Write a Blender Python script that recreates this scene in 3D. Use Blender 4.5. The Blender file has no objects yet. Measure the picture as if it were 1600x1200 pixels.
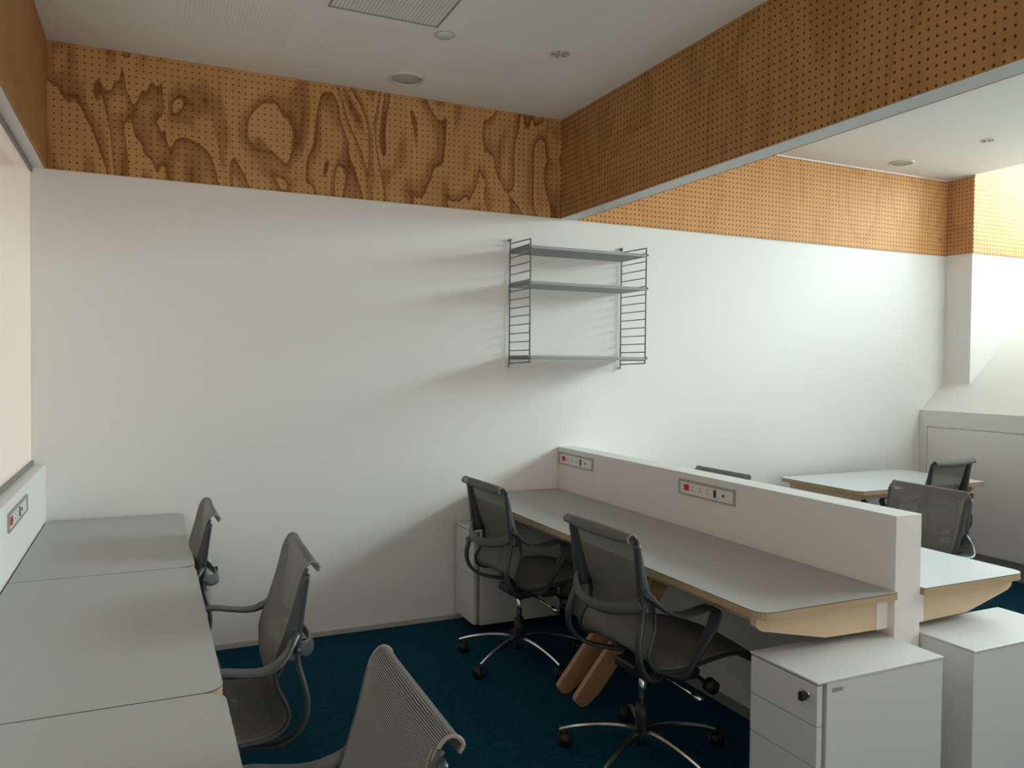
import bpy, bmesh, math, random
from mathutils import Vector, Matrix
PI = math.pi
sc = bpy.context.scene
C = sc.collection

# ---------------------------------------------------------------- camera
def cam_matrix(yaw, pit, rol):
    cy, sy = math.cos(yaw), math.sin(yaw); cp, sp = math.cos(pit), math.sin(pit); cr, sr = math.cos(rol), math.sin(rol)
    f = Vector((sy*cp, cy*cp, -sp)); r = Vector((cy, -sy, 0)); d = f.cross(r)
    r2 = cr*r + sr*d; d2 = -sr*r + cr*d
    m = Matrix((r2, -d2, -f)).transposed()
    return m.to_4x4()
cd = bpy.data.cameras.new('camera'); cam = bpy.data.objects.new('camera', cd); C.objects.link(cam)
cd.sensor_fit = 'HORIZONTAL'; cd.sensor_width = 36.0; cd.lens = 1236.24/1600*36.0; cd.clip_start = 0.02
cam.matrix_world = Matrix.Translation((0, 0, 1.507)) @ cam_matrix(math.radians(24.7437), math.radians(1.3460), math.radians(-0.5348))
sc.camera = cam

# ---------------------------------------------------------------- world, daylight, added fill, exposure
w = bpy.data.worlds.new('world'); sc.world = w; w.use_nodes = True
bg = w.node_tree.nodes['Background']; bg.inputs[0].default_value = (0.72, 0.86, 1.0, 1); bg.inputs[1].default_value = 0.4
def area(name, loc, target, sx, sy, power, col):
    l = bpy.data.lights.new(name, 'AREA'); l.shape = 'RECTANGLE'; l.size = sx; l.size_y = sy; l.energy = power; l.color = col
    o = bpy.data.objects.new(name, l); C.objects.link(o); o.location = loc
    o.rotation_euler = (Vector(target)-Vector(loc)).to_track_quat('-Z', 'Y').to_euler()
    return o
DORM_Y0, DORM_Y1 = -0.3, 4.15
area('daylight_dormer', (7.9, (DORM_Y0+DORM_Y1)/2-0.1, 3.55), (5.0, (DORM_Y0+DORM_Y1)/2-0.1, 2.45), 4.2, 1.9, 840, (0.84, 0.97, 1.0))
area('fill_rear_uplight', (2.2, -3.3, 1.3), (2.2, -2.7, 2.9), 4.6, 1.1, 235, (1.0, 0.90, 0.81))  # added warm fill behind the camera, aimed up to lift ceiling and walls
sc.view_settings.view_transform = 'Standard'; sc.view_settings.look = 'None'
sc.view_settings.exposure = 0.0; sc.view_settings.gamma = 1.0
try: sc.view_settings.use_curve_mapping = False
except Exception: pass

# ---------------------------------------------------------------- materials
class NT:
    def __init__(s, name):
        s.m = bpy.data.materials.new(name); s.m.use_nodes = True; s.t = s.m.node_tree; s.N = s.t.nodes; s.L = s.t.links
        s.b = s.N['Principled BSDF']; s.out = s.N['Material Output']
    def n(s, typ, **kw):
        o = s.N.new(typ)
        for k, v in kw.items(): setattr(o, k, v)
        return o
    def lk(s, a, b): s.L.new(a, b)
    def math(s, op, a, b=None, c=None, clamp=False):
        o = s.n('ShaderNodeMath', operation=op); o.use_clamp = clamp
        for i, v in enumerate((a, b, c)):
            if v is None: continue
            if isinstance(v, (int, float)): o.inputs[i].default_value = v
            else: s.lk(v, o.inputs[i])
        return o.outputs[0]
    def mix(s, fac, a, b):
        o = s.n('ShaderNodeMix', data_type='RGBA')
        for i, v in ((0, fac), (6, a), (7, b)):
            if isinstance(v, (int, float)): o.inputs[i].default_value = v
            elif isinstance(v, tuple): o.inputs[i].default_value = (*v, 1)
            else: s.lk(v, o.inputs[i])
        return o.outputs[2]
    def noise(s, vec, scale, detail=2, rough=0.5, dist=0.0):
        o = s.n('ShaderNodeTexNoise'); o.inputs['Scale'].default_value = scale; o.inputs['Detail'].default_value = detail
        o.inputs['Roughness'].default_value = rough; o.inputs['Distortion'].default_value = dist
        s.lk(vec, o.inputs['Vector']); return o.outputs[0]
    def obj(s): return s.n('ShaderNodeTexCoord').outputs['Object']
    def mapv(s, vec, sc=(1, 1, 1), loc=(0, 0, 0)):
        o = s.n('ShaderNodeMapping'); o.inputs['Scale'].default_value = sc; o.inputs['Location'].default_value = loc
        s.lk(vec, o.inputs[0]); return o.outputs[0]
    def sep(s, vec):
        o = s.n('ShaderNodeSeparateXYZ'); s.lk(vec, o.inputs[0]); return o.outputs
    def comb(s, x, y, z):
        o = s.n('ShaderNodeCombineXYZ')
        for i, v in enumerate((x, y, z)):
            if isinstance(v, (int, float)): o.inputs[i].default_value = v
            else: s.lk(v, o.inputs[i])
        return o.outputs[0]
    def ramp(s, fac, stops):
        o = s.n('ShaderNodeValToRGB'); e = o.color_ramp.elements
        while len(e) > 1: e.remove(e[-1])
        e[0].position = stops[0][0]; e[0].color = (*stops[0][1], 1)
        for p, c in stops[1:]:
            q = e.new(p); q.color = (*c, 1)
        s.lk(fac, o.inputs[0]); return o.outputs[0]
    def bump(s, h, strength=0.2, dist=0.002):
        o = s.n('ShaderNodeBump'); o.inputs['Strength'].default_value = strength; o.inputs['Distance'].default_value = dist
        s.lk(h, o.inputs['Height']); s.lk(o.outputs[0], s.b.inputs['Normal'])
    def base(s, v):
        if isinstance(v, tuple): s.b.inputs['Base Color'].default_value = (*v, 1)
        else: s.lk(v, s.b.inputs['Base Color'])
    def rough(s, v): s.b.inputs['Roughness'].default_value = v

def simple(name, col, rough=0.5, metal=0.0, var=0.03, nscale=20, bump=0.0, spec=None):
    t = NT(name); v = t.noise(t.obj(), nscale, 3)
    a = tuple(max(0, c*(1-var)) for c in col); b = tuple(min(1, c*(1+var)) for c in col)
    t.base(t.mix(v, a, b)); t.rough(rough); t.b.inputs['Metallic'].default_value = metal
    if spec is not None: t.b.inputs['Specular IOR Level'].default_value = spec
    if bump: t.bump(v, bump, 0.001)
    return t.m

def perf(t, u, v, pitch, rad, soft=0.18):
    fu = t.math('SUBTRACT', t.math('FRACT', t.math('DIVIDE', u, pitch)), 0.5)
    fv = t.math('SUBTRACT', t.math('FRACT', t.math('DIVIDE', v, pitch)), 0.5)
    d = t.math('SQRT', t.math('ADD', t.math('MULTIPLY', fu, fu), t.math('MULTIPLY', fv, fv)))
    r = rad/pitch
    mr = t.n('ShaderNodeMapRange', interpolation_type='SMOOTHSTEP'); t.lk(d, mr.inputs[0])
    mr.inputs[1].default_value = r*(1-soft); mr.inputs[2].default_value = r*(1+soft)
    mr.inputs[3].default_value = 1.0; mr.inputs[4].default_value = 0.0
    return mr.outputs[0]

def plywood(name, axis, contrast, holes=True, seed=0.0, light=(0.60, 0.335, 0.140), dark=(0.27, 0.115, 0.030), freq=5.0, rad=0.0042, hx=1.5, vx=0.62):
    """rotary-cut pine plywood, grain upright, contour figure; optional grid of drilled holes"""
    t = NT(name); o = t.obj(); s = t.sep(o)
    u = s[0] if axis == 'x' else s[1]; v = s[2]
    # gentle sideways wander makes flame figures
    p = t.comb(t.math('MULTIPLY', u, hx), t.math('MULTIPLY', v, vx), seed)
    n1 = t.noise(p, 1.6, 2.2, 0.42, 0.7)
    ph = t.math('MULTIPLY', n1, freq)
    fr = t.math('FRACT', ph)
    # asymmetric band: slow rise then sharp late-wood edge
    band = t.n('ShaderNodeValToRGB'); e = band.color_ramp.elements
    e[0].position = 0.0; e[0].color = (0, 0, 0, 1); e[1].position = 1.0; e[1].color = (0, 0, 0, 1)
    for pp, c in ((0.42, .10), (0.66, .55), (0.80, .62), (0.90, 1.0), (0.95, .85)):
        q = e.new(pp); q.color = (c, c, c, 1)
    t.lk(fr, band.inputs[0]); b = band.outputs[0]
    fine = t.noise(t.comb(t.math('MULTIPLY', u, 120), t.math('MULTIPLY', v, 4), seed+3), 1.0, 3, 0.6)
    broad = t.noise(t.comb(t.math('MULTIPLY', u, 2.4), t.math('MULTIPLY', v, 0.4), seed+9), 1.0, 2, 0.5)
    f = t.math('ADD', t.math('MULTIPLY', b, contrast), t.math('MULTIPLY', t.math('SUBTRACT', fine, 0.45), 0.30))
    f = t.math('ADD', f, t.math('MULTIPLY', t.math('SUBTRACT', broad, 0.5), 0.6*contrast+0.12), clamp=True)
    col = t.mix(f, light, dark)
    # scattered small knots
    vo = t.n('ShaderNodeTexVoronoi'); vo.inputs['Scale'].default_value = 1.0
    t.lk(t.comb(t.math('MULTIPLY', u, 1.9), t.math('MULTIPLY', v, 1.3), seed+5), vo.inputs['Vector'])
    kn = t.math('LESS_THAN', vo.outputs['Distance'], 0.018)
    col = t.mix(t.math('MULTIPLY', kn, 0.75), col, (0.08, 0.03, 0.01))
    if holes:
        h = perf(t, u, v, 0.0322, rad)
        col = t.mix(t.math('MULTIPLY', h, 0.88), col, (0.05, 0.02, 0.006))
    t.base(col); t.rough(0.6); t.b.inputs['Specular IOR Level'].default_value = 0.18
    return t.m

def ply_edge(name, col=(0.50, 0.35, 0.205)):
    t = NT(name); o = t.obj(); s = t.sep(o)
    st = t.math('SINE', t.math('MULTIPLY', s[2], 2*PI/0.0042))
    n = t.noise(t.mapv(o, (6, 6, 300)), 1.0, 2)
    f = t.math('ADD', t.math('MULTIPLY', st, 0.22), n, clamp=True)
    t.base(t.mix(f, tuple(c*0.68 for c in col), tuple(min(1, c*1.12) for c in col))); t.rough(0.55)
    return t.m

def birch(name, col=(0.64, 0.485, 0.32), ax=0):
    t = NT(name); o = t.obj()
    sc_ = (3, 3, 45) if ax == 0 else (45, 45, 3)
    n = t.noise(t.mapv(o, sc_), 1.0, 3, 0.55, 0.3); n2 = t.noise(t.mapv(o, (4, 4, 6)), 1.0, 2)
    f = t.math('ADD', t.math('MULTIPLY', n, 0.7), t.math('MULTIPLY', n2, 0.3))
    t.base(t.mix(f, tuple(c*0.84 for c in col), tuple(min(1, c*1.12) for c in col))); t.rough(0.5)
    return t.m

def paint(name, col, rough=0.75):
    t = NT(name); o = t.obj(); n = t.noise(o, 1.2, 3); n2 = t.noise(o, 350, 2)
    t.base(t.mix(n, tuple(c*0.985 for c in col), tuple(min(1, c*1.01) for c in col))); t.rough(rough)
    t.b.inputs['Specular IOR Level'].default_value = 0.35
    t.bump(n2, 0.04, 0.0006)
    return t.m

def carpet():
    t = NT('carpet_teal'); o = t.obj()
    n = t.noise(o, 190, 4, 0.75); n2 = t.noise(o, 45, 3, 0.6); n3 = t.noise(o, 3, 2)
    f = t.math('ADD', t.math('MULTIPLY', n, 0.6), t.math('MULTIPLY', n2, 0.4))
    col = t.ramp(f, [(0.30, (0.001, 0.020, 0.040)), (0.52, (0.004, 0.062, 0.105)), (0.72, (0.014, 0.135, 0.205))])
    t.base(t.mix(t.math('MULTIPLY', n3, 0.3), col, (0.003, 0.045, 0.085))); t.rough(0.95)
    t.b.inputs['Specular IOR Level'].default_value = 0.1; t.bump(n, 0.8, 0.004)
    return t.m

def ceiling_mat():
    t = NT('ceiling_plaster'); o = t.obj(); s = t.sep(o); x, y = s[0], s[1]
    n = t.noise(o, 1.5, 2)
    col = t.mix(n, (0.85, 0.82, 0.78), (0.87, 0.84, 0.80))
    # grid of perforated acoustic squares, 0.49 m squares every 0.594 m
    def cell(c, off):
        a = t.math('FRACT', t.math('DIVIDE', t.math('SUBTRACT', c, off), 0.594))
        return t.math('LESS_THAN', a, 0.49/0.594)
    m = t.math('MULTIPLY', cell(x, 0.11), cell(y, 2.93))
    m = t.math('MULTIPLY', m, t.math('LESS_THAN', x, 1.80)); m = t.math('MULTIPLY', m, t.math('LESS_THAN', y, 3.98)); m = t.math('MULTIPLY', m, t.math('GREATER_THAN', x, 0.1))
    h = perf(t, t.math('SUBTRACT', x, 0.11), t.math('SUBTRACT', y, 2.93), 0.0163, 0.0030, 0.3)
    col = t.mix(t.math('MULTIPLY', t.math('MULTIPLY', h, m), 0.33), col, (0.30, 0.29, 0.28))
    t.base(col); t.rough(0.8); return t.m

def access_mat():
    t = NT('access_panel_perforated'); o = t.obj(); s = t.sep(o)
    h = perf(t, t.math('SUBTRACT', s[0], 0.716), t.math('SUBTRACT', s[1], 2.946), 0.0163, 0.0042, 0.3)
    t.base(t.mix(t.math('MULTIPLY', h, 0.7), (0.78, 0.76, 0.73), (0.20, 0.20, 0.19))); t.rough(0.7); return t.m

def fabric_mat():
    """open ribbed seat mesh: threads with see-through gaps"""
    t = NT('mesh_fabric'); uv = t.n('ShaderNodeTexCoord').outputs['UV']; s = t.sep(uv)
    rows = t.math('ADD', t.math('MULTIPLY', t.math('SINE', t.math('MULTIPLY', s[1], 2*PI/0.0037)), 0.5), 0.5)
    cols = t.math('ADD', t.math('MULTIPLY', t.math('SINE', t.math('MULTIPLY', s[0], 2*PI/0.0031)), 0.5), 0.5)
    n = t.noise(t.mapv(uv, (900, 300, 1)), 1.0, 2)
    f = t.math('ADD', t.math('MULTIPLY', rows, 0.75), t.math('MULTIPLY', t.math('MULTIPLY', cols, n), 0.4), clamp=True)
    t.base(t.mix(f, (0.055, 0.052, 0.047), (0.36, 0.35, 0.32))); t.rough(0.8)
    t.b.inputs['Specular IOR Level'].default_value = 0.2
    t.bump(rows, 0.35, 0.0012)
    gap = t.math('MULTIPLY', t.math('SUBTRACT', 1.0, rows), t.math('ADD', 0.55, t.math('MULTIPLY', cols, 0.45)))
    tr = t.n('ShaderNodeBsdfTransparent'); mx = t.n('ShaderNodeMixShader')
    t.lk(t.math('MULTIPLY', gap, 0.82, clamp=True), mx.inputs[0]); t.lk(t.b.outputs[0], mx.inputs[1]); t.lk(tr.outputs[0], mx.inputs[2])
    t.lk(mx.outputs[0], t.out.inputs[0]); return t.m

def glass_mat():
    t = NT('window_glass'); tr = t.n('ShaderNodeBsdfTransparent'); tr.inputs[0].default_value = (0.93, 0.97, 0.96, 1)
    gl = t.n('ShaderNodeBsdfGlossy'); gl.inputs['Roughness'].default_value = 0.02
    fr = t.n('ShaderNodeFresnel'); fr.inputs[0].default_value = 1.45; mx = t.n('ShaderNodeMixShader')
    t.lk(fr.outputs[0], mx.inputs[0]); t.lk(tr.outputs[0], mx.inputs[1]); t.lk(gl.outputs[0], mx.inputs[2]); t.lk(mx.outputs[0], t.out.inputs[0])
    return t.m

M = dict(
    wall=paint('white_wall_paint', (0.86, 0.84, 0.81)),
    wallcool=paint('white_joinery_paint', (0.84, 0.82, 0.79), 0.5),
    part=paint('partition_laminate', (0.80, 0.765, 0.725), 0.5),
    ceil=ceiling_mat(), access=access_mat(), carpet=carpet(),
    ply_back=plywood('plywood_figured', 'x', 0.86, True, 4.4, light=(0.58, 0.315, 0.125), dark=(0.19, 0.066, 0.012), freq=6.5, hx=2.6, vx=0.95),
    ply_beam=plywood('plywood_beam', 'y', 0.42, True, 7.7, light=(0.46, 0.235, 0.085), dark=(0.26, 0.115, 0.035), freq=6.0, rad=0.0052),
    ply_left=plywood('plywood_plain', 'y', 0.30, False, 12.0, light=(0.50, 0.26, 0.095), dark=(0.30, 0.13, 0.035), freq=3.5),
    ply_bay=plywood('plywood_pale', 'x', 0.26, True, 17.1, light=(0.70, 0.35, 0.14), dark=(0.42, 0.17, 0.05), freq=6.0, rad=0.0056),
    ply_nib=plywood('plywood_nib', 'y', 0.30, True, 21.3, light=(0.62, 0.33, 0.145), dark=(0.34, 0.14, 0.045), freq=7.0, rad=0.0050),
    edge=ply_edge('ply_edge'), birch=birch('birch_face'), leg=birch('leg_timber', (0.50, 0.28, 0.14)),
    lam=simple('grey_laminate', (0.42, 0.42, 0.40), 0.38, var=0.015, nscale=60),
    lamw=simple('white_laminate', (0.62, 0.64, 0.66), 0.35, var=0.01),
    ped=simple('white_steel', (0.67, 0.665, 0.655), 0.38, var=0.01),
    pedgap=simple('recess_grey', (0.30, 0.29, 0.28), 0.6),
    plastic=simple('slate_plastic', (0.044, 0.050, 0.055), 0.38, var=0.05),
    black=simple('black_plastic', (0.018, 0.018, 0.02), 0.45),
    tyre=simple('caster_rubber', (0.012, 0.011, 0.012), 0.5),
    chrome=simple('polished_aluminium', (0.72, 0.73, 0.74), 0.22, 1.0, 0.02),
    steel=simple('shelf_grey_steel', (0.20, 0.205, 0.205), 0.45, 0.0, 0.03),
    shelf=simple('shelf_grey_board', (0.36, 0.365, 0.37), 0.5, 0.0, 0.03),
    alu=simple('socket_frame', (0.40, 0.39, 0.36), 0.45, 0.3),
    channel=simple('channel_grey', (0.26, 0.25, 0.24), 0.5, 0.2),
    socket=simple('socket_white', (0.80, 0.78, 0.72), 0.4),
    red=simple('switch_red', (0.65, 0.03, 0.03), 0.4),
    piping=simple('piping_beige', (0.27, 0.24, 0.20), 0.7),
    pane=simple('frosted_pane', (0.80, 0.745, 0.70), 0.12, var=0.01, nscale=2),
    skirt=simple('skirting_grey', (0.50, 0.49, 0.46), 0.5),
    darkskirt=simple('plinth_grey', (0.27, 0.27, 0.26), 0.5),
    grille=simple('speaker_grille', (0.47, 0.46, 0.42), 0.7, var=0.08, nscale=700),
    off=simple('offwhite_plastic', (0.66, 0.65, 0.61), 0.5),
    lamp=simple('downlight_painted_reflection', (0.85, 0.74, 0.71), 0.35, 0.25, 0.02),  # pinkish white base colour stands in for bright reflections in the metal
    glass=glass_mat(), fabric=fabric_mat(),
)

pm = M['pane'].node_tree.nodes['Principled BSDF']      # frosted pane; warm glow added as room fill, nothing lit behind
pm.inputs['Emission Color'].default_value = (1.0, 0.80, 0.65, 1); pm.inputs['Emission Strength'].default_value = 0.20
# ---------------------------------------------------------------- mesh helpers
def link(name, bm, mats, parent=None, smooth=False, bevel=0.0, kind=None, bseg=2, fix=True):
    me = bpy.data.meshes.new(name)
    if fix: bmesh.ops.recalc_face_normals(bm, faces=bm.faces)
    bm.to_mesh(me); bm.free()
    for m in (mats if isinstance(mats, (list, tuple)) else [mats]): me.materials.append(m)
    if smooth:
        for p in me.polygons: p.use_smooth = True
    o = bpy.data.objects.new(name, me); C.objects.link(o)
    if parent is not None: o.parent = parent
    if bevel:
        b = o.modifiers.new('bevel', 'BEVEL'); b.width = bevel; b.segments = bseg; b.limit_method = 'ANGLE'; b.angle_limit = 0.7
    if kind: o['kind'] = kind
    return o
def tag(o, label, cat, group=None):
    o['label'] = label; o['category'] = cat
    if group: o['group'] = group
    return o
def empty(name, loc, rz=0.0):
    o = bpy.data.objects.new(name, None); C.objects.link(o); o.location = loc; o.rotation_euler = (0, 0, rz); o.empty_display_size = 0.1
    return o
def struct(name, bm, mats, parent=None, **k): return link(name, bm, mats, parent, kind=None if parent else 'structure', **k)
def box(bm, x0, x1, y0, y1, z0, z1, mi=0):
    v = [bm.verts.new(p) for p in ((x0,y0,z0),(x1,y0,z0),(x1,y1,z0),(x0,y1,z0),(x0,y0,z1),(x1,y0,z1),(x1,y1,z1),(x0,y1,z1))]
    for f in ((0,3,2,1),(4,5,6,7),(0,1,5,4),(1,2,6,5),(2,3,7,6),(3,0,4,7)):
        fc = bm.faces.new([v[i] for i in f]); fc.material_index = mi
    return bm
def B(*a): return box(bmesh.new(), *a)
def rounded(pts, rad, seg=6):
    """pts: list of (x,y); rad: one radius or list"""
    out = []; n = len(pts)
    for i, p in enumerate(pts):
        r = rad[i] if isinstance(rad, (list, tuple)) else rad
        p = Vector(p)
        if r <= 0: out.append(tuple(p)); continue
        a = Vector(pts[i-1])-p; b = Vector(pts[(i+1) % n])-p
        la, lb = a.length, b.length; a.normalize(); b.normalize()
        ang = a.angle(b); d = min(r/math.tan(ang/2), la*0.49, lb*0.49); rr = d*math.tan(ang/2)
        cen = p + (a+b).normalized()*(rr/math.sin(ang/2))
        s = p+a*d-cen; e = p+b*d-cen
        a0 = math.atan2(s.y, s.x); a1 = math.atan2(e.y, e.x); da = (a1-a0+PI) % (2*PI)-PI
        for k in range(seg+1):
            t = a0+da*k/seg; out.append((cen.x+rr*math.cos(t), cen.y+rr*math.sin(t)))
    return out
def prism(bm, pts, h0, h1, mp=lambda a, b, h: (a, b, h), mi=0, side=None):
    n = len(pts)
    lo = [bm.verts.new(mp(a, b, h0)) for a, b in pts]; hi = [bm.verts.new(mp(a, b, h1)) for a, b in pts]
    f = bm.faces.new(lo[::-1]); f.material_index = mi; f = bm.faces.new(hi); f.material_index = mi
    for i in range(n):
        f = bm.faces.new((lo[i], lo[(i+1) % n], hi[(i+1) % n], hi[i])); f.material_index = mi if side is None else side
    return bm
XZ = lambda a, b, h: (a, h, b)      # prism drawn in x-z, extruded along y
YZ = lambda a, b, h: (h, a, b)
def cyl(bm, p0, p1, r0, r1=None, seg=20, cap=True):
    r1 = r0 if r1 is None else r1
    p0, p1 = Vector(p0), Vector(p1); d = (p1-p0).normalized()
    a = d.orthogonal().normalized(); b = d.cross(a)
    A = [bm.verts.new(p0+(a*math.cos(2*PI*i/seg)+b*math.sin(2*PI*i/seg))*r0) for i in range(seg)]
    D = [bm.verts.new(p1+(a*math.cos(2*PI*i/seg)+b*math.sin(2*PI*i/seg))*r1) for i in range(seg)]
    for i in range(seg): bm.faces.new((A[i], A[(i+1) % seg], D[(i+1) % seg], D[i]))
    if cap: bm.faces.new(A[::-1]); bm.faces.new(D)
    return bm
def lathe(bm, prof, cen, seg=40, mi=None):
    rings = []
    for r, z in prof:
        if r < 1e-6: rings.append([bm.verts.new((cen[0], cen[1], cen[2]+z))])
        else: rings.append([bm.verts.new((cen[0]+r*math.cos(2*PI*i/seg), cen[1]+r*math.sin(2*PI*i/seg), cen[2]+z)) for i in range(seg)])
    for k in range(len(rings)-1):
        a, b = rings[k], rings[k+1]
        for i in range(seg):
            j = (i+1) % seg
            if len(a) == 1 and len(b) == 1: continue
            if len(a) == 1: f = bm.faces.new((a[0], b[j], b[i]))
            elif len(b) == 1: f = bm.faces.new((a[i], a[j], b[0]))
            else: f = bm.faces.new((a[i], a[j], b[j], b[i]))
            if mi: f.material_index = mi[k]
    return bm
def spline(pts, n):
    """Catmull-Rom through points (any dimension), n samples, roughly even"""
    P = [Vector(p) for p in pts]; P = [P[0]*2-P[1]]+P+[P[-1]*2-P[-2]]; raw = []
    for i in range(1, len(P)-2):
        p0, p1, p2, p3 = P[i-1:i+3]
        for k in range(16):
            t = k/16
            raw.append(0.5*((2*p1)+(p2-p0)*t+(2*p0-5*p1+4*p2-p3)*t*t+(3*p1-p0-3*p2+p3)*t**3))
    raw.append(P[-2]); L = [0]
    for a, b in zip(raw, raw[1:]): L.append(L[-1]+(b-a).length)
    out = []; j = 0
    for k in range(n):
        s = L[-1]*k/(n-1)
        while j < len(L)-2 and L[j+1] < s: j += 1
        t = (s-L[j])/max(1e-9, L[j+1]-L[j]); out.append(raw[j].lerp(raw[j+1], min(1, t)))
    return out
def sweep(bm, path, wfun, side=Vector((0, 1, 0)), seg=10, sq=2.6, cap=True):
    """superellipse section swept along path; wfun(t)->(half width along side, half thickness)"""
    rings = []; n = len(path)
    for i, p in enumerate(path):
        tg = (path[min(i+1, n-1)]-path[max(i-1, 0)]).normalized()
        s = (side-tg*side.dot(tg)).normalized(); u = tg.cross(s); a, b = wfun(i/(n-1)); R = []
        for k in range(seg):
            th = 2*PI*k/seg; c, q = math.cos(th), math.sin(th)
            R.append(bm.verts.new(p+s*(a*math.copysign(abs(c)**(2/sq), c))+u*(b*math.copysign(abs(q)**(2/sq), q))))
        rings.append(R)
    for a, b in zip(rings, rings[1:]):
        for k in range(seg): bm.faces.new((a[k], a[(k+1) % seg], b[(k+1) % seg], b[k]))
    if cap: bm.faces.new(rings[0][::-1]); bm.faces.new(rings[-1])
    return bm
def tube(bm, pts, r, seg=8): return sweep(bm, [Vector(p) for p in pts], lambda t: (r, r), Vector((0.13, 0.9, 0.31)), seg, 2.0)
def dup(root, loc, rz):
    r = root.copy(); C.objects.link(r); r.location = loc; r.rotation_euler = (0, 0, rz)
    for ch in list(root.children):
        c = ch.copy(); C.objects.link(c); c.parent = r
        for g in list(ch.children):
            d = g.copy(); C.objects.link(d); d.parent = c
    return r

# ---------------------------------------------------------------- the room
YB = 4.38; ZC = 3.03; ZP = 2.424; XL = -0.445; XW = -0.503; XE = 5.88; YF = -3.0
struct('floor', B(-0.62, 7.5, YF-0.12, 4.56, -0.1, 0.0), M['carpet'])
struct('wall_back', B(-0.62, XE+0.02, YB, YB+0.14, 0, 4.5), M['wall'])
bm = B(-0.62, XL, YF, YB, 0, 1.011); struct('wall_left', bm, M['wall'], bevel=0.003)
struct('trim_1', B(-0.62, XW-0.012, YF, YB, 1.011, ZP), M['wall'])                       # backing of the tall glazed panel
struct('trim_2', B(-0.62, XL, YF, YB, ZP, ZC+0.1), M['wall'])                            # bulkhead above the panel
wnd = struct('window_1', box(B(XW-0.012, XW+0.010, YF, YB-0.001, 1.011, 1.032), XW-0.012, XW+0.010, YF, YB-0.001, 2.404, 2.4235), M['channel'])
link('pane', B(XW-0.0115, XW-0.001, YF, YB-0.002, 1.032, 2.404), M['pane'], wnd)
# upper plywood bands
pb = struct('trim_3', B(XL+0.012, 2.335, YB-0.012, YB, ZP, ZC-0.001), M['ply_back'])
struct('trim_4', B(XL, XL+0.012, YF, YB, ZP, ZC-0.001), M['ply_left'])
# dropped beam between the two ceilings
bmn = B(2.347, 2.452, YF, YB, ZP, ZC); struct('trim_5', bmn, M['wallcool'])
struct('trim_6', B(2.335, 2.347, YF, YB-0.0, ZP+0.0015, ZC-0.001), M['ply_beam'])
struct('trim_7', B(2.452, 2.464, YF, YB, ZP+0.0015, ZC-0.001), M['ply_beam'])
# bay plywood: back wall, nib, recess
struct('trim_8', B(2.464, XE-0.012, YB-0.012, YB, ZP, ZC-0.012), M['ply_bay'])
struct('trim_9', B(XE-0.012, XE, 4.138, YB, ZP, ZC-0.012), M['ply_nib'])
struct('trim_10', B(XE, 7.3, 4.138, 4.15, ZP, 4.29), M['ply_bay'])
struct('trim_11', B(2.464, XE, YB-0.008, YB, ZC-0.012, ZC), M['wallcool'])
struct('ceiling', B(-0.62, XE, YF-0.12, YB+0.14, ZC, ZC+0.1), M['ceil'])
# right end of the bay: low wall, sloped sill, dormer with high glazing
struct('wall_nib', B(XE, 7.4, 4.15, YB+0.14, 0, 4.29), M['wall'])
XS = 5.63; ZS = 1.183; K = 0.84
XG = 7.2; ZG = ZS+K*(XG-XS)
sl = prism(bmesh.new(), [(XS, 0), (XS, ZS), (XG+0.2, ZS+K*(XG+0.2-XS)), (XG+0.2, 0)], YF, 4.1499, XZ); 
sl2 = prism(sl, [(XS, 0), (XS, ZS), (XE, ZS+K*(XE-XS)), (XE, 0)], 4.15, YB, XZ)
struct('wall_right', sl2, M['wall'])
# joinery face on the low wall: stile, rail, panel, plinth
t12 = 0.016
bm = box(B(XS-t12, XS-0.0005, 4.312, YB-0.001, 0.135, ZS), XS-t12, XS-0.0005, YF, 4.312, 1.056, ZS)
struct('trim_12', bm, M['wallcool'])
struct('trim_13', B(XS-t12, XS-0.0005, 1.2, 4.306, 0.139, 1.050), M['wallcool'])
struct('baseboard_right', B(XS-0.004, XS-0.0005, YF, YB-0.001, 0, 0.131), M['darkskirt'])
struct('baseboard_back', B(XL+0.001, XS-0.012, YB-0.010, YB, 0, 0.028), M['skirt'], bevel=0.002)
struct('wall_dormer', B(XE, 7.45, DORM_Y0-0.12, DORM_Y0, ZS, 4.29), M['wall'])
struct('wall_upstand', B(XE-0.001, XE+0.1, DORM_Y0, 4.138, ZC+0.1, 4.29), M['wall'])
struct('wall_right_blank', B(XE, XE+0.12, YF, DORM_Y0-0.12, 1.0, ZC+0.1), M['wall'])
struct('ceiling_dormer', B(XE-0.001, 7.5, DORM_Y0-0.12, YB+0.14, 4.29, 4.4), M['wall'])
wb = bmesh.new(); z0 = ZG+0.02; z1 = 4.29
for a in [DORM_Y0+i*(4.09-DORM_Y0)/7 for i in range(8)]: box(wb, XG, XG+0.06, a, a+0.05, z0, z1)
box(wb, XG, XG+0.06, DORM_Y0, 4.138, z0-0.06, z0); box(wb, XG, XG+0.06, DORM_Y0, 4.138, z1-0.05, z1)
w2 = struct('window_2', wb, M['channel'])
link('pane', B(XG+0.025, XG+0.031, DORM_Y0+0.01, 4.13, z0, z1-0.05), M['glass'], w2)
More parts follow.
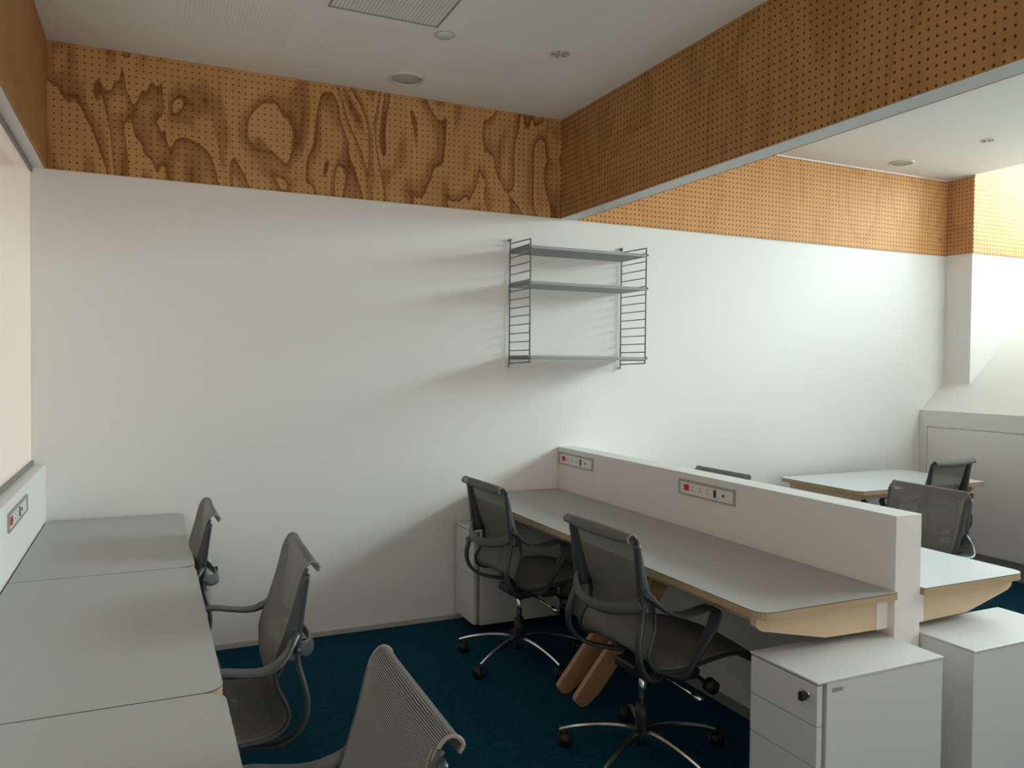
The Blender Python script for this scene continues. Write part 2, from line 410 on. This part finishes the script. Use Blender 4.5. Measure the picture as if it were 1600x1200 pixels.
# wall behind the camera, with a strip window
bm = B(-0.62, 6.0, YF-0.12, YF, 0, 1.0); box(bm, -0.62, 6.0, YF-0.12, YF, 2.7, ZC+0.1)
box(bm, -0.62, 0.5, YF-0.12, YF, 1.0, 2.7); box(bm, 5.3, 6.0, YF-0.12, YF, 1.0, 2.7)
struct('wall_front', bm, M['wall'])
wb = bmesh.new()
for a in (0.5, 1.7, 2.9, 4.1, 5.25): box(wb, a, a+0.05, YF-0.08, YF-0.03, 1.0, 2.7)
box(wb, 0.5, 5.3, YF-0.08, YF-0.03, 1.0, 1.05); box(wb, 0.5, 5.3, YF-0.08, YF-0.03, 2.65, 2.7)
w3 = struct('window_3', wb, M['channel'])
link('pane', B(0.52, 5.28, YF-0.058, YF-0.052, 1.03, 2.67), M['glass'], w3)

# ---------------------------------------------------------------- ceiling fittings
def ceiling_speaker(x, y, r, label):
    t = empty('ceiling_speaker', (x, y, ZC))
    link('rim', lathe(bmesh.new(), [(r*0.83, 0), (r*0.83, -0.006), (r*0.88, -0.010), (r*0.97, -0.008), (r, 0)], (0, 0, 0)), M['off'], t, True)
    link('grille', lathe(bmesh.new(), [(0, -0.007), (r*0.4, -0.0065), (r*0.84, -0.004), (r*0.84, 0)], (0, 0, 0)), M['grille'], t, True)
    return tag(t, label, 'speaker')
ceiling_speaker(1.256, 4.10, 0.095, 'round beige ceiling speaker in the dim ceiling near the figured plywood band')
ceiling_speaker(5.055, 4.14, 0.088, 'round beige ceiling speaker in the brighter bay beyond the beam')
t = empty('ceiling_sensor', (1.248, 3.485, ZC))
link('housing', lathe(bmesh.new(), [(0.042, 0), (0.042, -0.006), (0.038, -0.010), (0, -0.011)], (0, 0, 0)), M['off'], t, True)
link('rim', lathe(bmesh.new(), [(0.0421, 0), (0.0455, 0), (0.0455, -0.004), (0.0421, -0.005)], (0, 0, 0)), M['grille'], t, True)
tag(t, 'small flat round ceiling disc beside the corner of the perforated access hatch', 'sensor')
def downlight(x, y, r, label):
    t = empty('recessed_downlight', (x, y, ZC))
    link('trim_ring', lathe(bmesh.new(), [(r*0.84, 0), (r*0.86, -0.004), (r, -0.003), (r*1.02, 0)], (0, 0, 0)), M['off'], t, True)
    link('reflector', lathe(bmesh.new(), [(r*0.85, -0.001), (r*0.70, -0.0018), (r*0.45, -0.0022), (0, -0.0024)], (0, 0, 0), 24), M['lamp'], t, True)
    fb = bmesh.new()
    for k in range(5):
        a = 2*PI*k/5+0.3; c, s = math.cos(a), math.sin(a)
        prism(fb, [(c*r*0.2-s*0.002, s*r*0.2+c*0.002), (c*r*0.2+s*0.002, s*r*0.2-c*0.002), (c*r*0.8+s*0.002, s*r*0.8-c*0.002), (c*r*0.8-s*0.002, s*r*0.8+c*0.002)], -0.006, -0.002)
    link('louvre', fb, M['channel'], t)
    return tag(t, label, 'ceiling light', )
downlight(1.830, 3.45, 0.051, 'small chrome recessed downlight in the darker ceiling near the plywood beam')
downlight(5.063, 3.486, 0.045, 'small recessed downlight with dark centre in the bright bay ceiling')
t = empty('ceiling_access_panel', (0.945, 3.175, ZC))
t0 = bmesh.new(); a0, a1, b0, b1 = 0.70-0.945, 1.19-0.945, 2.93-3.175, 3.42-3.175
for q in ((a0, a1, b0, b0+0.006), (a0, a1, b1-0.006, b1), (a0, a0+0.006, b0+0.006, b1-0.006), (a1-0.006, a1, b0+0.006, b1-0.006)): box(t0, q[0], q[1], q[2], q[3], -0.005, 0)
link('frame', t0, M['channel'], t)
pn = bpy.data.objects.new; o = link('hatch', B(a0+0.006, a1-0.006, b0+0.006, b1-0.006, -0.003, 0), M['access'], t)
tag(t, 'square perforated access hatch with dark edges in the dim ceiling', 'ceiling panel')

# ---------------------------------------------------------------- wall shelf
t = empty('wall_shelf', (2.0, YB, 1.5)); ox, oy, oz = 2.0, YB, 1.5
SD = 0.295
for xx in (1.992, 2.783):
    lx = xx-ox; f = bmesh.new(); zt, zb = 2.245-oz, 1.515-oz; R = 0.0042
    cyl(f, (lx, -0.014, zb-0.015), (lx, -0.014, zt+0.015), R, seg=10); cyl(f, (lx, -SD, zb+0.012), (lx, -SD, zt-0.012), R, seg=10)
    cyl(f, (lx, -0.014, zt-0.004), (lx, -SD, zt-0.012), R*0.9, seg=8); cyl(f, (lx, -0.014, zb+0.004), (lx, -SD, zb+0.012), R*0.9, seg=8)
    for k in range(14):
        z = zb+0.03+0.0507*k
        cyl(f, (lx, -0.014, z), (lx, -SD, z), R*0.72, seg=8)
    fr = link('ladder_frame', f, M['steel'], t, True)
    for z, m in ((zt+0.018, M['steel']), (zb-0.018, M['off'])):
        link('wall_fixing', cyl(cyl(bmesh.new(), (lx, -0.020, z), (lx, 0, z), 0.0085, seg=14), (lx, -0.024, z), (lx, -0.020, z), 0.006, 0.0085, seg=14), m, fr, True)
for z in (2.188, 1.984, 1.556):
    s_ = link('shelf', B(0.004-0.008, 0.783, -SD-0.004, -0.022, z-oz-0.009, z-oz+0.009), M['shelf'], t, bevel=0.002)
    for lx in (-0.0135, 0.7925): link('shelf_bracket', B(lx-0.0055, lx+0.0045, -SD-0.005, -0.020, z-oz-0.004, z-oz+0.010), M['steel'], s_)
tag(t, 'grey three-tier wire ladder shelf mounted on the white back wall', 'wall shelf')

# ---------------------------------------------------------------- desks along the left wall
def slab(name, x0, x1, y0, y1, rr, parent, ox, oy, lam, z1=0.74, th=0.026):
    """plywood desktop with laminate skin; rr radii for (x0y0, x1y0, x1y1, x0y1)"""
    p = rounded([(x0-ox, y0-oy), (x1-ox, y0-oy), (x1-ox, y1-oy), (x0-ox, y1-oy)], rr)
    top = link(name, prism(bmesh.new(), p, z1-th, z1-0.0022), M['edge'], parent)
    link('laminate_surface', prism(bmesh.new(), p, z1-0.0022, z1, side=1), [lam, M['black']], top)
    return top
def trestle_leg(parent, px, pz, y, m, length_dx=0.53, th=0.03, sgn=1):
    """slanted plank with clipped foot, in local x-z"""
    d = Vector((sgn*0.64, 0.768)).normalized(); nrm = Vector((-d.y, d.x)); w = 0.046
    L = 0.86
    a = Vector((px, 0.0)); pts = []
    def q(s, k): v = a+d*s+nrm*k; return (v.x, v.y)
    ztop = pz
    s0 = 0.05
    def at_z(z, k):   # point on edge line k at height z
        s = (z-nrm.y*k)/d.y; return q(s, k)
    kk = w if sgn > 0 else -w
    pts = [at_z(0.0, -kk*0.6), at_z(0.0, 0.0), at_z(0.035, kk), at_z(ztop, kk), at_z(ztop, -kk)]
    pts.append(at_z(0.05, -kk))
    pts = rounded(pts, [0.012, 0.012, 0.02, 0, 0, 0.02], 4)
    return link('leg', prism(bmesh.new(), pts, y, y+th, XZ), m, parent, bevel=0.002)
LD = [(3.187, 4.352, 'grey laminate desk against the left wall, farthest, touching the white back wall'),
      (1.949, 3.183, 'grey laminate desk along the left wall, middle of the row of three'),
      (0.72, 1.945, 'grey laminate desk along the left wall, nearest to the camera in the lower left corner')]
for y0, y1, lab in LD:
    cx, cy = (-0.438+0.163)/2, (y0+y1)/2
    t = empty('desk', (cx, cy, 0)); tag(t, lab, 'desk', 'desks along the left wall')
    slab('tabletop', -0.438, 0.163, y0, y1, [0.005, 0.05, 0.05, 0.005], t, cx, cy, M['lam'])
    ap = bmesh.new(); box(ap, 0.105-cx, 0.125-cx, y0+0.07-cy, y1-0.07-cy, 0.655, 0.7138)
    link('apron', ap, M['birch'], t)
    for yy in (y0+0.035, y1-0.065):
        pts = [(0.135-cx, 0.7138), (0.135-cx, 0.675), (0.10-cx, 0.655), (-0.20-cx, 0.60), (-0.42-cx, 0.60), (-0.42-cx, 0.7138)]
        link('bracket', prism(bmesh.new(), rounded(pts, [0, .012, .02, .02, 0, 0]), yy-cy, yy-cy+0.03, XZ), M['birch'], t)
    for yy in ((y1-0.13, y1-0.055) if y1 > 4 else (y1-0.19, y1-0.10)): trestle_leg(t, 0.12-cx, 0.58, yy-cy, M['leg'], sgn=-1)
    link('stretcher', B(-0.405-cx, -0.385-cx, y0+0.07-cy, y1-0.07-cy, 0.62, 0.7138), M['birch'], t)

# ---------------------------------------------------------------- low partition and the two worktops on it
PX0, PX1, PY0 = 2.342, 2.468, 1.908
p = empty('low_partition', ((PX0+PX1)/2, (PY0+YB)/2, 0)); px, py = (PX0+PX1)/2, (PY0+YB)/2
link('body', B(PX0-px, PX1-px, PY0-py, YB-0.0015-py, 0, 1.0), M['part'], p, bevel=0.0015)
link('plinth', B(PX0-px-0.007, PX0-px, PY0-py+0.03, YB-0.32-py, 0, 0.045), M['darkskirt'], p)
tag(p, 'waist-high white partition wall running out from the back wall between the desks', 'partition')
def worktop_desk(sgn, label, lam, y1):
    """sgn -1: towards the left of the partition, +1: towards the bay"""
    X0 = PX0 if sgn < 0 else PX1; W = 0.608 if sgn < 0 else 0.562
    cx, cy = X0+sgn*W/2, (1.892+y1)/2
    f = lambda d: X0+sgn*d-cx        # distance out from the partition, to local x
    t = empty('worktop_desk', (cx, cy, 0)); tag(t, label, 'desk')
    a, b = sorted((X0+sgn*0.004, X0+sgn*W)); y0 = 1.892
    rr = [0.05, 0.004, 0.004, 0.03] if sgn < 0 else [0.004, 0.05, 0.03, 0.004]
    slab('worktop', a, b, y0, y1, rr, t, cx, cy, lam)
    brs = (1.935, 3.105, y1-0.07)
    for k, yy in enumerate(brs):
        pts = [(f(W-0.018), 0.7138), (f(W-0.018), 0.683), (f(W-0.040), 0.667), (f(0.29), 0.609), (f(0.058), 0.604), (f(0.058), 0.7138)]
        link('bracket', prism(bmesh.new(), rounded(pts, [0, .014, .02, .03, 0, 0]), yy-cy, yy-cy+0.028, XZ), M['birch'], t, bevel=0.0015)
        link('spacer', B(*sorted((f(0.056), f(0.001))), yy-cy, yy-cy+0.028, 0.604, 0.7138), M['part'], t)
    for ya, yb in ((1.964, 3.104), (3.134, y1-0.071)):
        link('apron', B(*sorted((f(W-0.122), f(W-0.144))), ya-cy, yb-cy, 0.648, 0.7138), M['birch'], t)
    for yy in (3.01, 3.165): trestle_leg(t, f(W), 0.585 if sgn < 0 else 0.53, yy-cy, M['leg'], sgn=-sgn)
    return t
worktop_desk(-1, 'long grey laminate worktop with plywood edge on the near side of the partition', M['lam'], 4.366)
worktop_desk(1, 'bright white worktop with plywood bracket on the bay side of the partition', M['lamw'], 4.30)

# power strips
def power_strip(x, y0, y1, z0, z1, out, label, order=1):
    t = empty('power_socket', (x, (y0+y1)/2, (z0+z1)/2)); hy, hz = (y1-y0)/2, (z1-z0)/2
    s = out; fr = bmesh.new(); q = 0.011
    pts = rounded([(-hy, -hz), (hy, -hz), (hy, hz), (-hy, hz)], 0.006, 3)
    for a in ((-hy, hy, -hz, -hz+q*0.6), (-hy, hy, hz-q, hz), (-hy, -hy+q, -hz+q*0.6, hz-q), (hy-q, hy, -hz+q*0.6, hz-q)):
        box(fr, *sorted((0, s*0.007)), a[0], a[1], a[2], a[3])
    link('frame', fr, M['alu'], t, bevel=0.0012)
    pl = link('faceplate', B(*sorted((0, s*0.003)), -hy+q*0.9, hy-q*0.9, -hz+q*0.5, hz-q*0.9), M['socket'], t)
    # order: from far (+y) to near (-y)
    L = 2*hy
    for k in range(3):
        yy = order*(hy-0.048-0.0135*k)
        link('switch', prism(bmesh.new(), [(yy-0.0052, -0.014), (yy+0.0052, -0.014), (yy+0.0045, 0.014), (yy-0.0045, 0.014)], *sorted((s*0.003, s*0.007)), YZ), M['red'], t)
    for k in range(3):
        yy = order*(hy-0.108-0.054*k); sb = bmesh.new()
        box(sb, *sorted((s*0.003, s*0.0036)), yy-0.002, yy+0.002, 0.004, 0.012)
        box(sb, *sorted((s*0.003, s*0.0036)), yy-0.012, yy-0.005, -0.010, -0.006); box(sb, *sorted((s*0.003, s*0.0036)), yy+0.005, yy+0.012, -0.010, -0.006)
        link('socket_outlet', sb, M['black'], t)
    yy = order*(hy-0.268); link('data_port', prism(bmesh.new(), rounded([(yy-0.007, -0.019), (yy+0.007, -0.019), (yy+0.007, 0.017), (yy-0.007, 0.017)], 0.003, 3), *sorted((s*0.003, s*0.006)), YZ), M['black'], t)
    yy = order*(hy-0.325); link('audio_port', B(*sorted((s*0.003, s*0.0055)), yy-0.005, yy+0.005, -0.008, 0.004), M['black'], t)
    return tag(t, label, 'socket', 'power strips on the walls')
power_strip(PX0-0.0003, 3.948, 4.358, 0.898, 0.972, -1, 'recessed power strip on the partition near the back wall corner')
power_strip(PX0-0.0003, 2.727, 3.131, 0.897, 0.969, -1, 'recessed power strip midway along the partition above the worktop')
power_strip(XL+0.0003, 3.230, 3.700, 0.903, 0.972, 1, 'recessed power strip on the left dado wall above the desks', -1)

# ---------------------------------------------------------------- drawer pedestals
def pedestal(x, y, face, label, key=True, hx=0.545, wy=0.288):
    """origin at front-face centre; local +X is the drawer face direction"""
    t = empty('drawer_pedestal', (x, y, 0), 0 if face > 0 else PI); H = 0.58; h = wy/2; D = hx
    bb = B(-D, -0.040, -h+0.003, h-0.003, 0.045, H-0.008); box(bb, -0.041, -0.022, -h+0.014, h-0.014, 0.047, H-0.010, 1)
    link('body', bb, [M['ped'], M['pedgap']], t, bevel=0.0015)
    link('top', B(-D-0.001, 0.001, -h, h, H-0.007, H), M['ped'], t, bevel=0.0015)
    zz = [0.052, 0.322, 0.445, H-0.011]
    for k in range(3):
        d = link('drawer', B(-0.0215, -0.001, -h+0.003, h-0.003, zz[k]+0.0015, zz[k+1]-0.0015), M['ped'], t, bevel=0.001)
        if k == 2:
            ky = (h-0.040) if face < 0 else -(h-0.040)
            if key == 'far': ky = -ky
            kz = 0.533
            link('lock', cyl(bmesh.new(), (-0.001, ky, kz), (0.004, ky, kz), 0.010, seg=20), M['chrome'], d, True)
            kb = cyl(bmesh.new(), (0.004, ky, kz), (0.012, ky, kz), 0.006, seg=14); prism(kb, rounded([(ky-0.007, kz-0.015), (ky+0.010, kz-0.015), (ky+0.010, kz+0.011), (ky-0.007, kz+0.011)], 0.004, 3), 0.012, 0.030, YZ)
            link('key', kb, M['black'], d)
            rb = bmesh.new(); tube(rb, [(0.028, ky+0.009*math.cos(a*PI/8), kz-0.020+0.009*math.sin(a*PI/8)) for a in range(17)], 0.0008, 6)
            link('key_ring', rb, M['chrome'], d, True)
    for a in (-D+0.05, -0.09):
        for c in (-h+0.05, h-0.05):
            cb = bmesh.new()
            cyl(cb, (a, c-0.010, 0.0205), (a, c+0.010, 0.0205), 0.020, seg=16); box(cb, a-0.012, a+0.012, c-0.013, c+0.013, 0.030, 0.0455)
            link('caster', cb, M['tyre'], t)
    return tag(t, label, 'drawer unit', 'white drawer pedestals')
pA = pedestal(1.792, 1.860, -1, 'white drawer pedestal with black key standing under the near end of the grey worktop')
for q in ((-0.079, -0.062), (-0.104, -0.082)): link('badge', B(q[0], q[1], 0.1409, 0.1422, 0.542, 0.554), M['alu'], pA)   # small badge on the side
pedestal(3.020, 1.850, 1, 'white pedestal seen from its plain back beside the partition end, below the bright bay worktop')
pedestal(1.652, 4.215, -1, 'shaded white drawer pedestal under the far end of the grey worktop, by the back wall')
pedestal(0.270, 4.060, 1, 'white drawer pedestal under the farthest left desk, only a narrow strip and its key showing')

# ---------------------------------------------------------------- desk in the bay
x0, x1, y0, y1 = 4.03, 5.24, 3.55, 4.25; cx, cy = (x0+x1)/2, (y0+y1)/2
t = empty('desk', (cx, cy, 0)); tag(t, 'freestanding white-topped plywood desk in the bright bay near the end wall', 'desk')
slab('tabletop', x0, x1, y0, y1, 0.05, t, cx, cy, M['lamw'])
link('side_panel', B(x0+0.055-cx, x0+0.08-cx, y0+0.06-cy, y1-0.05-cy, 0.58, 0.7138), M['birch'], t)
link('side_panel', B(x1-0.08-cx, x1-0.055-cx, y0+0.06-cy, y1-0.05-cy, 0.58, 0.7138), M['birch'], t)
link('apron', B(x0+0.08-cx, x1-0.08-cx, y0+0.08-cy, y0+0.10-cy, 0.672, 0.7138), M['birch'], t)
for sx in (-1, 1):
    for sy in (-1, 1):
        lx, ly = sx*0.42, sy*0.22; lb = bmesh.new()
        sweep(lb, [Vector((lx, ly, 0.655)), Vector((lx+sx*0.03, ly+sy*0.02, 0.0))], lambda q: (0.016, 0.016), Vector((1, 0, 0)), 8, 4)
        link('leg', lb, M['black'], t)
for a in (-0.46, 0.42): link('underframe', B(a, a+0.04, -0.235, 0.235, 0.655, 0.7138), M['black'], t)

# ---------------------------------------------------------------- mesh task chair (faces local +X, hub at origin)
HS = 0.222
def yw(z, s):
    """half width of the frame by position along the profile"""
    return 0.0
INNER = [(-0.224, 0.896, 0.213), (-0.231, 0.908, 0.214), (-0.223, 0.921, 0.214), (-0.207, 0.925, 0.213), (-0.192, 0.911, 0.211), (-0.179, 0.880, 0.209), (-0.158, 0.80, 0.207),
         (-0.130, 0.71, 0.207), (-0.108, 0.65, 0.205), (-0.102, 0.60, 0.208), (-0.112, 0.56, 0.213), (-0.130, 0.525, 0.219), (-0.140, 0.490, 0.225),
         (-0.125, 0.455, 0.230), (-0.085, 0.435, 0.234), (-0.01, 0.432, 0.238), (0.09, 0.447, 0.240), (0.19, 0.458, 0.240), (0.275, 0.452, 0.238), (0.335, 0.430, 0.235), (0.368, 0.398, 0.230)]
OUTER = [(-0.194, 0.890, 0.210), (-0.185, 0.83, 0.208), (-0.174, 0.74, 0.207), (-0.167, 0.67, 0.208), (-0.170, 0.625, 0.212), (-0.184, 0.575, 0.220), (-0.193, 0.525, 0.227),
         (-0.184, 0.468, 0.230), (-0.150, 0.420, 0.220), (-0.095, 0.394, 0.19), (-0.03, 0.386, 0.14), (0.04, 0.385, 0.09)]
def make_chair(dz=0.0, a0=138.0):
    t = empty('mesh_task_chair', (0, 0, 0)); up = lambda z: z+dz
    prof = spline([(a, up(b), c) for a, b, c in INNER], 150)
    L = [0]
    for p, q in zip(prof, prof[1:]): L.append(L[-1]+math.hypot(q.x-p.x, q.y-p.y))
    # fabric sheet
    bm = bmesh.new(); uv = bm.loops.layers.uv.new('UVMap'); NU = 24; grid = []
    for i, p in enumerate(prof):
        tg = (prof[min(i+1, 149)]-prof[max(i-1, 0)]); nx, nz = tg.y, -tg.x; l = math.hypot(nx, nz); nx /= -l; nz /= -l   # points rearwards / down
        s = L[i]/L[-1]; row = []
        for k in range(NU+1):
            u = 2*k/NU-1; bow = (1-u*u)
            amt = 0.016 if s < 0.55 else 0.022
            amt *= min(1, s/0.12)*min(1, (1-s)/0.10+0.2)
            zz = -0.010*bow*max(0, 1-s/0.08)
            row.append((bm.verts.new((p.x+nx*bow*amt, u*p.z, p.y+nz*bow*amt+zz)), (u*p.z, L[i])))
        grid.append(row)
    for i in range(len(grid)-1):
        for k in range(NU):
            q = (grid[i][k], grid[i][k+1], grid[i+1][k+1], grid[i+1][k]); f = bm.faces.new([v[0] for v in q])
            for lp, v in zip(f.loops, q): lp[uv].uv = v[1]
    fab = link('mesh_fabric', bm, M['fabric'], t, True, fix=False)
    so = fab.modifiers.new('thick', 'SOLIDIFY'); so.thickness = 0.0012
    for s in (-1, 1):
        pp = [Vector((p.x, s*(p.z-0.012), p.y+0.0)) for p in prof[11:]]; q = bmesh.new()
        def off(i, p):
            a = pp[max(i-1, 0)]; b = pp[min(i+1, len(pp)-1)]; d = b-a; n = Vector((-d.z, 0, d.x)).normalized()
            return p-n*(-0.0022)
        sweep(q, [off(i, p) for i, p in enumerate(pp)], lambda k: (0.0022, 0.0012), seg=6, sq=2)
        sweep(q, [Vector((p.x, s*(p.z+0.001), p.y)) for p in prof[:14]], lambda k: (0.0036, 0.0038), seg=8, sq=2)
        link('piping', q, M['piping'], fab, True)
    inn = [Vector((p.x, p.z, p.y)) for p in prof]
    out = [Vector((p.x, p.z, p.y)) for p in spline([(a, up(b), c) for a, b, c in OUTER], 60)]
    for s in (-1, 1):
        m = lambda v, o=0.0: Vector((v.x, s*(v.y+o), v.z))
        bm = bmesh.new()
        sweep(bm, [m(v, 0.004)+Vector((-0.004*min(1, max(0, (95-i)/20)), 0, -0.001-0.005*min(1, max(0, (i-75)/25)))) for i, v in enumerate(inn) if i > 9], lambda k: (0.0085, 0.0068), seg=10)
        sweep(bm, [m(v, 0.008) for v in out], lambda k: (0.016+0.002*min(1, k*2.0), 0.0085), seg=12, sq=3.0)
        # web between the two above the crossbar
        def at(line, z):
            for q0, q1 in zip(line, line[1:]):
                if q1.z <= z <= q0.z:
                    return q0.lerp(q1, (z-q0.z)/(q1.z-q0.z-1e-9))
            return line[0]
        kx = max(range(len(inn)), key=lambda i: inn[i].z); down = inn[kx:]; prev = None
        for j in range(25):
            z = up(0.885)-(0.885-0.640)*j/24; a_ = at(down, z); b_ = at(out, z)
            if b_ is out[0]: b_ = Vector((a_.x-0.012, a_.y, z))
            ring = [bm.verts.new((x, s*(y+o_), z)) for x, y, o_ in ((a_.x, a_.y, -0.005), (a_.x, a_.y, 0.012), (b_.x, b_.y, 0.022), (b_.x, b_.y, -0.008))]
            if prev:
                for k in range(4): bm.faces.new((prev[k], prev[(k+1) % 4], ring[(k+1) % 4], ring[k]))
            else: bm.faces.new(ring[::-1])
            prev = ring
        bm.faces.new(prev)
        link('side_rail', bm, M['plastic'], t, True)
        # arm: broad ribbon forward, then a narrowing strut back down to the seat
        ap = spline([(x, s*y, up(z)) for x, y, z in ((-0.165, .226, .722), (-0.150, .242, .704), (-0.128, .266, .678), (-0.098, .288, .659), (-0.06, .302, .652), (-0.01, .309, .658), (0.035, .311, .666),
                     (0.068, .311, .664), (0.085, .310, .643), (0.076, .305, .600), (0.055, .296, .550), (0.035, .284, .500), (0.020, .270, .455), (0.010, .250, .415), (0.0, .20, .392), (-0.01, .10, .384))], 80)
        def wf(k):
            if k < 0.06: return (0.010+0.18*k, 0.012)
            if k < 0.16: return (0.021+0.08*(k-0.06), 0.008)
            if k < 0.50: return (0.031, 0.0046)
            q = min(1, (k-0.50)/0.25); return (0.029-0.017*q, 0.0062+0.003*q)
        link('armrest', sweep(bmesh.new(), ap, wf, seg=14, sq=3.0), M['plastic'], t, True)
    # rear band linking both rails, bowed backwards
    cb = spline([(-0.165, -0.222, up(0.690)), (-0.188, -0.19, up(0.662)), (-0.222, -0.10, up(0.640)), (-0.236, 0, up(0.634)), (-0.222, 0.10, up(0.640)), (-0.188, 0.19, up(0.662)), (-0.165, 0.222, up(0.690))], 40)
    link('rear_crossbar', sweep(bmesh.new(), cb, lambda k: (0.018+0.008*abs(2*k-1), 0.006), Vector((0.35, 0, 1)).normalized(), 12, 3), M['plastic'], t, True)
    link('front_bar', cyl(bmesh.new(), (0.364, -0.230, up(0.392)), (0.364, 0.230, up(0.392)), 0.009, seg=14), M['plastic'], t, True)
    # mechanism
    mb = bmesh.new(); pts = rounded([(-0.09, up(0.395)), (0.21, up(0.405)), (0.23, up(0.375)), (0.10, up(0.330)), (-0.03, up(0.325)), (-0.09, up(0.360))], 0.015, 4)
    prism(mb, pts, -0.06, 0.06, XZ); prism(mb, rounded([(0.02, up(0.40)), (0.12, up(0.40)), (0.10, up(0.365)), (0.03, up(0.365))], 0.008, 3), -0.20, 0.20, XZ)
    mech = link('tilt_mechanism', mb, M['black'], t, bevel=0.004)
    kb = cyl(bmesh.new(), (0.155, -0.06, up(0.350)), (0.155, -0.215, up(0.330)), 0.008, seg=12); cyl(kb, (0.155, -0.195, up(0.333)), (0.155, -0.228, up(0.329)), 0.028, 0.026, seg=24)
    link('tension_knob', kb, M['black'], mech, True)
    lb = cyl(bmesh.new(), (0.04, -0.06, up(0.345)), (0.075, -0.21, up(0.310)), 0.006, seg=10); cyl(lb, (0.075, -0.205, up(0.312)), (0.083, -0.245, up(0.303)), 0.011, 0.013, seg=14)
    link('height_lever', lb, M['chrome'], mech, True)
    # gas column
    link('gas_column', cyl(bmesh.new(), (0, 0, 0.20), (0, 0, up(0.345)), 0.014, seg=18), M['chrome'], t, True)
    sb = cyl(bmesh.new(), (0, 0, 0.115), (0, 0, 0.215), 0.027, 0.025, seg=22); cyl(sb, (0, 0, 0.055), (0, 0, 0.115), 0.020, seg=18)
    link('column_sleeve', sb, M['black'], t, True)
    for k in range(5):
        a = math.radians(a0+72*k); c, s = math.cos(a), math.sin(a); lg = bmesh.new()
        P = spline([(0.018, 0.118), (0.08, 0.125), (0.17, 0.116), (0.26, 0.096), (0.325, 0.074)], 22); R = []
        for i, q in enumerate(P):
            tt = i/21; h = 0.034-0.024*tt; wt = 0.0045+0.0015*(1-tt); wb = 0.014-0.006*tt
            R.append([lg.verts.new((c*q.x-s*o_, s*q.x+c*o_, z)) for o_, z in ((-wt, q.y), (wt, q.y), (wb, q.y-0.006), (wb*0.7, q.y-h), (-wb*0.7, q.y-h), (-wb, q.y-0.006))])
        for r0, r1 in zip(R, R[1:]):
            for j in range(6): lg.faces.new((r0[j], r0[(j+1) % 6], r1[(j+1) % 6], r1[j]))
        lg.faces.new(R[0][::-1]); lg.faces.new(R[-1])
        leg = link('base_leg', lg, M['chrome'], t)
        cs = bmesh.new(); ex, ey = c*0.318, s*0.318
        cyl(cs, (ex, ey, 0.045), (ex, ey, 0.072), 0.007, seg=12)
        b = a+2.0+k; ux, uy = math.cos(b), math.sin(b); wx, wy = ex-uy*0.014, ey+ux*0.014
        for sg in (-1, 1):
            cyl(cs, (wx+ux*sg*0.007, wy+uy*sg*0.007, 0.0275), (wx+ux*sg*0.023, wy+uy*sg*0.023, 0.0275), 0.027, seg=22)
        cyl(cs, (wx-ux*0.012, wy-uy*0.012, 0.034), (wx+ux*0.012, wy+uy*0.012, 0.034), 0.022, seg=16)
        link('caster', cs, M['tyre'], leg, True)
    return t
G = 'grey mesh task chairs'
def put(o, x, y, rz, label):
    o.location = (x, y, 0); o.rotation_euler = (0, 0, math.radians(rz)); return tag(o, label, 'office chair', G)
ch = make_chair(0.0, 138-2)
put(ch, 1.725, 2.52, 2.0, 'dark-framed mesh chair nearer the camera at the shaded side of the partition worktop')
ch1 = dup(ch, (0, 0, 0), 0)
put(ch1, 1.730, 3.64, 2.4, 'dark-framed mesh chair at the far end of the partition worktop, close to the back wall')
chl = make_chair(0.0, 100)
put(chl, 0.235, 2.56, 178.5, 'grey mesh chair at the middle left desk, seen side-on with both armrests showing')
put(make_chair(-0.02, 100), 0.028, 3.535, 180.5, 'grey mesh chair tucked under the farthest left desk, only its upper back showing')
put(dup(chl, (0, 0, 0), 0), 0.225, 1.37, 179.0, 'ribbed beige mesh chair back cut off by the bottom edge of the photo')
put(dup(chl, (0, 0, 0), 0), 3.340, 2.70, 179.5, 'pale mesh chair pushed up to the bright bay worktop near the partition end')
put(make_chair(-0.02, 100), 2.850, 3.68, 181.5, 'mesh chair behind the partition of which only the grey top roll shows')
che = make_chair(0.0, 60)
put(che, 4.70, 3.635, 96.5, 'dark-framed mesh chair facing the freestanding desk in the bay, seen from behind')
